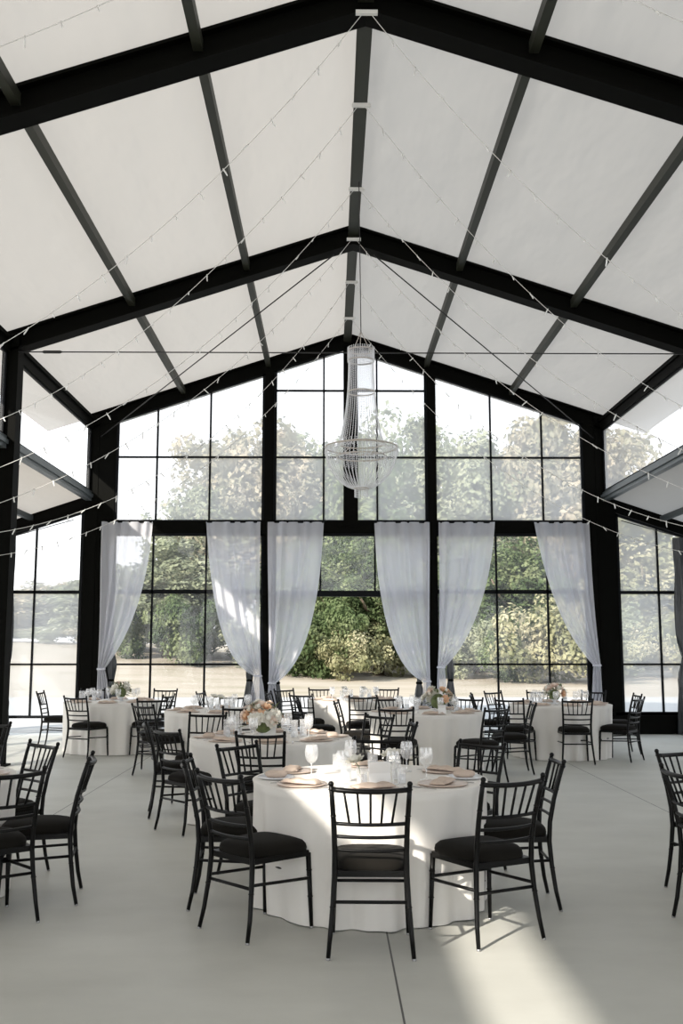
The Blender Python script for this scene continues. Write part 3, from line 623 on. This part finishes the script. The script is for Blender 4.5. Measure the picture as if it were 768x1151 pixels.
# (middle of the top rail, facing in degrees, table, which one)
CH = [
 (-0.110, 5.385, 88, 't1', 'with its back squarely to us in front of'), (-0.937, 5.833, 43, 't1', 'angled away at the front left of'), (-1.220, 6.610, 2, 't1', 'edge-on at the left side of'),
 (0.675, 5.645, 118, 't1', 'angled away at the front right of'), (1.120, 6.580, 178, 't1', 'almost edge-on at the right side of'), (0.835, 7.689, -135, 't1', 'facing us at the rear right of'),
 (0.079, 8.098, -97, 't1', 'facing us straight behind'), (-1.026, 7.597, -40, 't1', 'facing us at the rear left of'),
 (-0.913, 8.548, 85, 't2', 'with its back to us in front of'), (-1.740, 8.950, 42, 't2', 'angled away at the front left of'), (-2.090, 9.910, 10, 't2', 'facing right at the left side of'),
 (-2.660, 12.750, 50, 't6', 'angled away at the front left of'), (-2.805, 14.110, -70, 't6', 'facing us at the rear left of'), (-2.800, 15.400, 165, 't5', 'facing left at the right side of'),
 (-3.163, 17.485, -100, 't5', 'pulled well back behind'), (-2.447, 16.462, -12, 't6', 'edge-on, pulled well back behind'), (-1.659, 11.125, -100, 't2', 'facing us at the rear left of'),
 (-1.414, 12.270, 105, 't6', 'with its back to us in front of'), (-1.751, 14.980, -88, 't6', 'facing us behind'),
 (-1.342, 16.360, -9, 't7', 'facing right at the left side of'), (-1.138, 17.485, -50, 't7', 'turned to the viewer at the rear left of'), (-0.790, 15.593, 60, 't7', 'angled away at the front left of'),
 (-0.504, 17.894, -80, 't7', 'facing us at the rear, left one, of'), (-0.811, 14.519, 5, 't3', 'edge-on, pulled back from the rear left of'), (-0.259, 13.599, -8, 't3', 'edge-on at the left side of'),
 (0.161, 14.980, 95, 't7', 'with its back to us in front of'), (0.518, 14.468, -60, 't3', 'facing us at the rear left of'), (0.457, 12.045, 80, 't3', 'with its back to us in front of'),
 (0.212, 10.838, -136, 't2', 'facing us at the rear right of'), (0.498, 9.836, -176, 't2', 'edge-on at the right side of'), (1.664, 12.004, 128, 't3', 'angled away at the front right of'),
 (2.175, 14.162, 62, 't4', 'angled away at the front left of'), (2.328, 13.139, 178, 't3', 'edge-on at the right side of'), (2.328, 16.564, -50, 't4', 'turned to the viewer at the rear left of'),
 (1.664, 14.417, -122, 't3', 'facing us at the rear right of'), (1.848, 15.644, -5, 't4', 'edge-on at the left side of'), (3.146, 16.769, -95, 't4', 'facing us behind'),
 (3.090, 13.970, 86, 't4', 'with its back squarely to us in front of'), (4.077, 14.366, 140, 't4', 'turned left at the front right of'), (4.424, 15.542, 180, 't4', 'facing left at the right side of'), (4.046, 16.718, -125, 't4', 'facing us at the rear right of'),
 (-5.075, 16.564, 0, 't5', 'edge-on at the left side of'), (-4.050, 14.880, 64, 't5', 'angled away in front of'), (-4.471, 17.689, -65, 't5', 'in front of the left nave column behind'), (0.682, 17.894, -105, 't7', 'facing us at the rear, right one, of'),
 (-2.477, 7.720, -135, 't8', 'facing us at the rear right of'), (-1.93, 6.75, 190, 't8', 'edge-on at the right side of'), (-2.200, 5.990, 128, 't8', 'with a curved back at the front right of'), (-3.551, 9.765, -110, 't8', 'barely in frame, pulled back behind'),
 (2.13, 7.09, -63, 't9', 'facing us at the rear left of'), (1.760, 5.990, 12, 't9', 'facing right at the left side of')]
proto = make_chair(); proto.scale = (1, 1, .976)
FIX = {0, 1, 2, 3, 4, 9, 10, 11, 13, 37, 42, 46, 47, 49, 50}      # measured at the feet, the others at the top rail
for i, (x, y, a, t, lb) in enumerate(CH):
    o = proto if i == 0 else copy_tree(proto)
    a = math.radians(a); bk = .285 if i in FIX else .325; o.location = (x+bk*math.cos(a), y+bk*math.sin(a), 0); o.rotation_euler = (0, 0, a-PI/2)
    tag(o, 'black chair '+lb+' '+TN[t], 'chair', 'black banquet chairs at '+TN[t])

# ---------------------------------------------------------------- tables
def cloth_mesh(seed):
    r = random.Random(seed); N = 220; R = .757; ph = [r.uniform(0, 6.28) for _ in range(5)]
    def fold(t): return .45*math.sin(17*t+ph[0]+.8*math.sin(3*t+ph[3]))+.35*math.sin(26*t+ph[1]+.7*math.sin(4*t))+.25*math.sin(9*t+ph[2])
    rows = [[(0.4*R*math.cos(2*PI*k/N), .4*R*math.sin(2*PI*k/N), .7665) for k in range(N)], [((R-.02)*math.cos(2*PI*k/N), (R-.02)*math.sin(2*PI*k/N), .7665) for k in range(N)], [((R-.005)*math.cos(2*PI*k/N), (R-.005)*math.sin(2*PI*k/N), .763) for k in range(N)]]
    for j in range(0, 15):
        s = j/14; row = []
        for k in range(N):
            t = 2*PI*k/N; q = fold(t); a = .056*s**.5
            rad = R+.003+a*(q-.80)*.85+.006*s*math.sin(5*t+ph[4]+4*s)
            z = .757*(1-s)+.003+(.006*(.5+.5*q) if j == 14 else 0)
            row.append((rad*math.cos(t), rad*math.sin(t), z))
        rows.append(row)
    v = [p for w in rows for p in w]; m = MB()
    m.add(v, [tuple(range(N))]+[(j*N+(k+1) % N, j*N+k, (j+1)*N+k, (j+1)*N+(k+1) % N) for j in range(len(rows)-1) for k in range(N)], True)
    return m.mesh('tablecloth', M['cloth'])
CM = [cloth_mesh(k) for k in (4, 8, 15)]
top = MB(); top.lathe([(.742, .735), (.748, .74), (.748, .757), (.742, .762)], 48); top_me = top.mesh('tabletop', M['wood'])
lg = MB(); lg.tube([(0, 0, 0), (0, 0, .735)], .016, 8); leg_me = lg.mesh('leg', M['metal'])
CL = {'t1': 'floor-length white tablecloth on the nearest round table, creased with sunlight on its left', 't2': 'white tablecloth on the round table holding the large peach bouquet', 't3': 'white tablecloth on the round table right of centre', 't4': 'white tablecloth on the far right round table by the right nave column', 't5': 'white tablecloth on the far left round table by the left nave column', 't6': 'white tablecloth on the round table left of the peach bouquet', 't7': 'white tablecloth on the rearmost round table before the open doorway', 't8': 'white tablecloth cut off by the left edge of the view', 't9': 'white tablecloth just past the right edge of the view'}
for i, (k, (x, y)) in enumerate(T.items()):
    r = empty('round_table', (x, y, 0), .3*i); tag(r, 'round banquet table hidden under its white cloth, '+TN[k], 'table', 'round banquet tables')
    o = bpy.data.objects.new('tabletop', top_me); C.objects.link(o); o.parent = r
    for a in range(4):
        o = bpy.data.objects.new('leg', leg_me); C.objects.link(o); o.parent = r; o.location = (.5*math.cos(a*PI/2), .5*math.sin(a*PI/2), 0)
    o = bpy.data.objects.new('tablecloth', CM[i % 3]); C.objects.link(o); o.location = (x, y, 0); o.rotation_euler = (0, 0, 1.1*i); tag(o, CL[k], 'tablecloth', 'floor-length white tablecloths')
ZTOP = .768
# ---------------------------------------------------------------- table settings
def lathe_me(prof, nm, m, n=24, close=True):
    a = MB(); a.lathe(prof, n, close=close); return a.mesh(nm, m)
charger_me = lathe_me([(.10, 0), (.145, .004), (.155, .011), (.153, .014), (.11, .008), (.001, .007)], 'charger', M['charger'], 32)
plate_me = lathe_me([(.06, 0), (.10, .006), (.118, .014), (.116, .017), (.075, .009), (.001, .008)], 'plate', M['china'], 32)
def napkin_mesh():
    m = MB(); nx, ny = 16, 8; v = []
    for sgn in (0, 1):
        for j in range(ny+1):
            for i in range(nx+1):
                x = -.13+.26*i/nx; y = -.05+.10*j/ny; e = 1-max(abs(2*i/nx-1)**6, abs(2*j/ny-1)**6)
                z = .004+(.018*e+.004*math.sin(i*.9+j*.4))*sgn*(1 if True else 0)
                v.append((x*(1-.06*abs(2*j/ny-1)), y+.006*math.sin(i*.6), z-.0035*(1-sgn)))
    n = nx+1; K = n*(ny+1); fc = []
    for j in range(ny):
        for i in range(nx):
            a = j*n+i; fc.append((K+a, K+a+1, K+a+n+1, K+a+n)); fc.append((a+n, a+n+1, a+1, a))
    for i in range(nx): fc.append((i, i+1, K+i+1, K+i)); a = ny*n+i; fc.append((a+1, a, K+a, K+a+1))
    for j in range(ny): a = j*n; fc.append((a+n, a, K+a, K+a+n)); a = j*n+nx; fc.append((a, a+n, K+a+n, K+a))
    m.add(v, fc, True); return m.mesh('napkin', M['napkin'])
napkin_me = napkin_mesh()
def goblet_parts():
    a = lathe_me([(.036, 0), (.036, .002), (.01, .006), (.0045, .02), (.0045, .075), (.01, .083)], 'stem', M['glass'], 20)
    b = lathe_me([(.008, .083), (.026, .092), (.040, .115), (.044, .145), (.041, .175), (.036, .20)], 'bowl', M['glass'], 24, False)
    return a, b
GA, GB = goblet_parts()
def fork_mesh():
    m = MB(); m.box((-.004, -.09, .001), (.004, .03, .004)); m.box((-.011, .03, .001), (.011, .05, .004))
    for x in (-.009, -.003, .003, .009): m.box((x-.0015, .05, .001), (x+.0015, .09, .004))
    return m.mesh('fork', M['metal'])
def knife_mesh():
    m = MB(); m.box((-.005, -.10, .001), (.005, 0, .005)); m.prism([(-.006, .001), (.006, .001), (.006, .003), (-.006, .003)], 0, .10); return m.mesh('knife', M['metal'])
FM, KM = fork_mesh(), knife_mesh()
def put(nm, me, loc, rz, label, cat, group):
    o = bpy.data.objects.new(nm, me); C.objects.link(o); o.location = loc; o.rotation_euler = (0, 0, rz); return tag(o, label, cat, group)
def goblet(x, y, label, group, s=1.0):
    r = empty('water_goblet', (x, y, ZTOP)); tag(r, label, 'glass', group); r.scale = (s, s, s)
    for nm, me in (('stem', GA), ('bowl', GB)):
        o = bpy.data.objects.new(nm, me); C.objects.link(o); o.parent = r
WH = ['directly at the front of', 'at the front right of', 'at the right side of', 'at the rear right of', 'at the back of', 'at the rear left of', 'at the left side of', 'at the front left of']
for k, (x, y) in T.items():
    if k == 't9': continue
    for j in range(8) if k != 't1' else (0, 1, 3, 4, 5, 7):
        a = -PI/2+j*PI/4+.06
        if k == 't1': a = math.radians({0: -90, 1: -42, 3: 27, 4: 88, 5: 153, 7: -138}[j])
        ux, uy = math.cos(a), math.sin(a)
        near = WH[j]+' '+TN[k]; rz = a+PI/2
        put('charger_plate', charger_me, (x+ux*.58, y+uy*.58, ZTOP), 0, 'round blush charger plate '+near, 'plate', 'blush charger plates')
        put('folded_napkin', napkin_me, (x+ux*.58, y+uy*.58, ZTOP+.0155), rz+(.35 if k == 't1' else 0), 'folded blush napkin on charger '+near, 'napkin', 'blush napkins')
        tx, ty = -uy, ux
        if k in ('t1', 't2', 't8'):
            put('dinner_fork', FM, (x+ux*.58-tx*.19, y+uy*.58-ty*.19, ZTOP), rz, 'silver fork left of the charger '+near, 'fork', 'silver forks')
            put('dinner_knife', KM, (x+ux*.58+tx*.19, y+uy*.58+ty*.19, ZTOP), rz, 'silver knife right of the charger '+near, 'knife', 'silver knives')
        goblet(x+ux*.36+tx*.13, y+uy*.36+ty*.13, 'clear stemmed water goblet '+near, 'water goblets')
# small wrapped napkin bundles on the nearest table
for px, py, lb in ((306, 878, 'left'), (528, 884, 'right')):
    a = math.radians(-8 if lb == 'right' else 188); p = (T['t1'][0]+.61*math.cos(a), T['t1'][1]+.61*math.sin(a), ZTOP)
    put('side_plate', plate_me, p, 0, 'small white side plate at the %s edge of the nearest table' % lb, 'plate', 'white side plates'); p = (p[0], p[1], ZTOP+.010)
    m = MB(); m.lathe([(.001, 0), (.05, .002), (.062, .015), (.06, .035), (.045, .045), (.001, .048)], 14)
    o = m.build('bread_roll_napkin', M['napkin']); o.location = p; o.scale = (1.15, .8, .9); tag(o, 'small blush napkin bundle at the %s edge of the nearest table' % lb, 'napkin', 'napkin bundles')
# flowers
def bloom_mesh(m, seed):
    r = random.Random(seed); mb = MB(); mb.ball((0, 0, 0), .55, 10, 6)
    for ring, (n, rad, tilt, sz) in enumerate(((5, .35, .35, .55), (6, .6, .8, .62), (7, .85, 1.15, .6))):
        for k in range(n):
            a = 2*PI*k/n+ring*.5+r.uniform(-.1, .1); d = Vector((math.cos(a), math.sin(a), 0)); up = Vector((0, 0, 1)); t = d.cross(up)
            n1 = (up*math.cos(tilt)+d*math.sin(tilt)); v = []
            for j in range(4):
                for i in range(4):
                    u = i/3-.5; w = j/3; c = d*rad*(.45+.25*w)+n1*sz*1.25*w-up*.35+t*u*sz*1.5*math.sin(PI*(.25+.6*w))-d*.5*u*u*sz; v.append(c)
            mb.add(v, [(j*4+i, j*4+i+1, (j+1)*4+i+1, (j+1)*4+i) for j in range(3) for i in range(3)], True)
    return mb.mesh('bloom', m)
BM = {c: bloom_mesh(M[c], 3+i) for i, c in enumerate(('petalw', 'petalp', 'petalb'))}
def leaf_mesh():
    m = MB(); v = [(0, 0, 0), (.25, -.16, .05), (.25, .16, .05), (.6, -.15, .02), (.6, .15, .02), (1, 0, -.12), (.25, 0, 0), (.6, 0, -.04)]
    m.add(v, [(0, 1, 6), (0, 6, 2), (1, 3, 7, 6), (6, 7, 4, 2), (3, 5, 7), (7, 5, 4)]); return m.mesh('leaf', M['green'])
LM = leaf_mesh()
def bouquet(x, y, R, n, cols, label, seed, base=True, nl=44, h=.13):
    r = random.Random(seed); root = empty('flower_arrangement', (x, y, ZTOP)); tag(root, label, 'flowers', 'table centrepieces')
    v = MB(); v.lathe([(.055, 0), (.05, .008), (.022, .02), (.022, .035), (.05, .055), (.068, .09), (.07, h)], 20, close=False); v.build('compote', M['china'], root)
    for i in range(n):
        u = r.uniform(-.05, 1); a = r.uniform(0, 6.28); q = math.sqrt(max(0, 1-u*u)); rr = R*r.uniform(.8, 1.08)
        o = bpy.data.objects.new('bloom', BM[r.choice(cols)]); C.objects.link(o); o.parent = root; d = Vector((q*math.cos(a), q*math.sin(a), max(u, -.05)))
        o.location = Vector((0, 0, h+.02))+Vector((d.x*rr, d.y*rr, d.z*rr*.85)); s = r.uniform(.036, .056); o.scale = (s, s, s); o.rotation_euler = d.to_track_quat('Z', 'Y').to_euler()
    for i in range(nl):
        u = r.uniform(-.3, .9); a = r.uniform(0, 6.28); q = math.sqrt(1-u*u); d = Vector((q*math.cos(a), q*math.sin(a), u))
        o = bpy.data.objects.new('leaf', LM); C.objects.link(o); o.parent = root; o.location = Vector((0, 0, h))+d*R*.75; s = r.uniform(.06, .11); o.scale = (s, s, s); o.rotation_euler = d.to_track_quat('X', 'Z').to_euler()
    m = MB(); m.ball((0, 0, h), R*.5, 12, 8); m.build('greenery', M['green'], root)
bouquet(-.96, 9.62, .20, 44, ['petalw', 'petalp', 'petalb', 'petalb', 'petalw'], 'large bouquet of cream, blush and peach blooms on the second table', 1)
bouquet(1.10, 13.35, .20, 26, ['petalw', 'petalb', 'petalp', 'petalw'], 'cream and peach bouquet in a white compote on the table right of centre', 2, nl=44)
bouquet(3.04, 15.15, .17, 18, ['petalp', 'petalb', 'petalw'], 'peach and cream bouquet in a white compote on the far right table', 3, nl=44)
bouquet(-3.62, 15.95, .17, 14, ['petalw', 'petalb', 'petalw'], 'leafy cream bouquet in a white compote on the far left table', 4, nl=60)
# bud vases, glass cylinders and cards
def cyl_vase(x, y, r, h, label, group, rose=None, tilt=0):
    root = empty('glass_vase', (x, y, ZTOP)); tag(root, label, 'vase', group)
    m = MB(); m.lathe([(r*.92, 0), (r, .004), (r, h)], 20, close=False); m.add([(r*.92*math.cos(2*PI*k/20), r*.92*math.sin(2*PI*k/20), .003) for k in range(20)], [tuple(range(20))]); m.build('glass_body', M['glass'], root)
    m = MB(); m.lathe([(r*.85, .006), (r*.88, .01), (r*.88, h*.55), (r*.85, h*.56)], 16); m.build('water', M['water'], root)
    if rose:
        m = MB(); m.tube([(0, 0, .015), (tilt*.02, 0, h), (tilt*.04, 0, h+.025)], .0035, 6); m.build('stem', M['green'], root)
        o = bpy.data.objects.new('bloom', BM[rose]); C.objects.link(o); o.parent = root; o.location = (tilt*.045, 0, h+.045); o.scale = (.050, .050, .050); o.rotation_euler = (.2, .3*tilt, 0)
        for a in (0, 2.1, 4.2):
            o = bpy.data.objects.new('leaf', LM); C.objects.link(o); o.parent = root; o.location = (tilt*.04, 0, h+.02); o.scale = (.05, .05, .05); o.rotation_euler = (0, -.4, a)
def V(px, py): p = at(px, py, ZTOP); return p[0], p[1]
def jar(px, py, r, h, lb): x, y = V(px, py); cyl_vase(x, y, r, h, lb, 'clear glass vases and candle cylinders')
x, y = V(407, 883); cyl_vase(x, y, .032, .115, 'round bud vase with one cream rose left of the white card on the nearest table', 'single rose vases', 'petalw', -1)
x, y = V(446, 876); cyl_vase(x, y, .030, .125, 'bud vase with one cream rose right of the white card on the nearest table', 'single rose vases', 'petalw', -1)
jar(389, 878, .034, .13, 'empty glass cylinder left of the rose vase on the nearest table'); jar(419, 868, .034, .13, 'empty glass cylinder behind the white card on the nearest table')
jar(452, 881, .026, .10, 'small glass cylinder at the right of the centrepiece on the nearest table'); jar(379, 866, .03, .11, 'glass cylinder behind the left goblet on the nearest table')
def card(px, py, w, h, lb, rz=.1):
    p = at(px, py, ZTOP); root = empty('table_card', p, rz); tag(root, lb, 'card', 'white table cards')
    m = MB(); m.box((-w/2, -.002, 0), (w/2, .002, h)); o = m.build('card_face', M['card'], root); o.rotation_euler = (-.25, 0, 0); o.location = (0, -.02, 0)
    m = MB(); m.box((-w/2, -.002, 0), (w/2, .002, h)); o = m.build('card_back', M['card'], root); o.rotation_euler = (.25, 0, 0); o.location = (0, .02, 0)
card(427, 884, .13, .15, 'white tent card in the middle of the nearest table'); card(303, 828, .12, .13, 'white tent card in front of the large peach bouquet')
card(497, 803, .10, .12, 'white tent card in front of the compote on the table right of centre')
def V2(t, dx, dy): return T[t][0]+dx, T[t][1]+dy
for t, pts in {'t2': ((-.42, .05), (-.32, .12), (.3, .08), (.22, -.05)), 't6': ((-.05, 0), (.05, .1), (-.15, .12), (.15, 0)), 't7': ((-.2, 0), (-.05, .1), (.12, 0), (.25, .1)), 't4': ((-.3, 0), (-.4, .12), (.12, .2)), 't5': ((-.5, 0), (-.4, -.1), (-.32, .1)), 't3': ((-.25, .1), (-.12, .15), (.4, 0))}.items():
    for j, (dx, dy) in enumerate(pts):
        x, y = V2(t, dx, dy); ro = 'petalw' if t in ('t6', 't7') and j % 2 == 0 else None
        w = ['first', 'second', 'third', 'fourth'][j]
        cyl_vase(x, y, .035, .16 if not ro else .14, '%s from the left of the glass vases on %s' % (w, TN[t]) if False else ('clear glass vase%s, %s in the row on %s' % (' with rose' if ro else '', w, TN[t])), 'clear glass vases and candle cylinders', ro, 1)
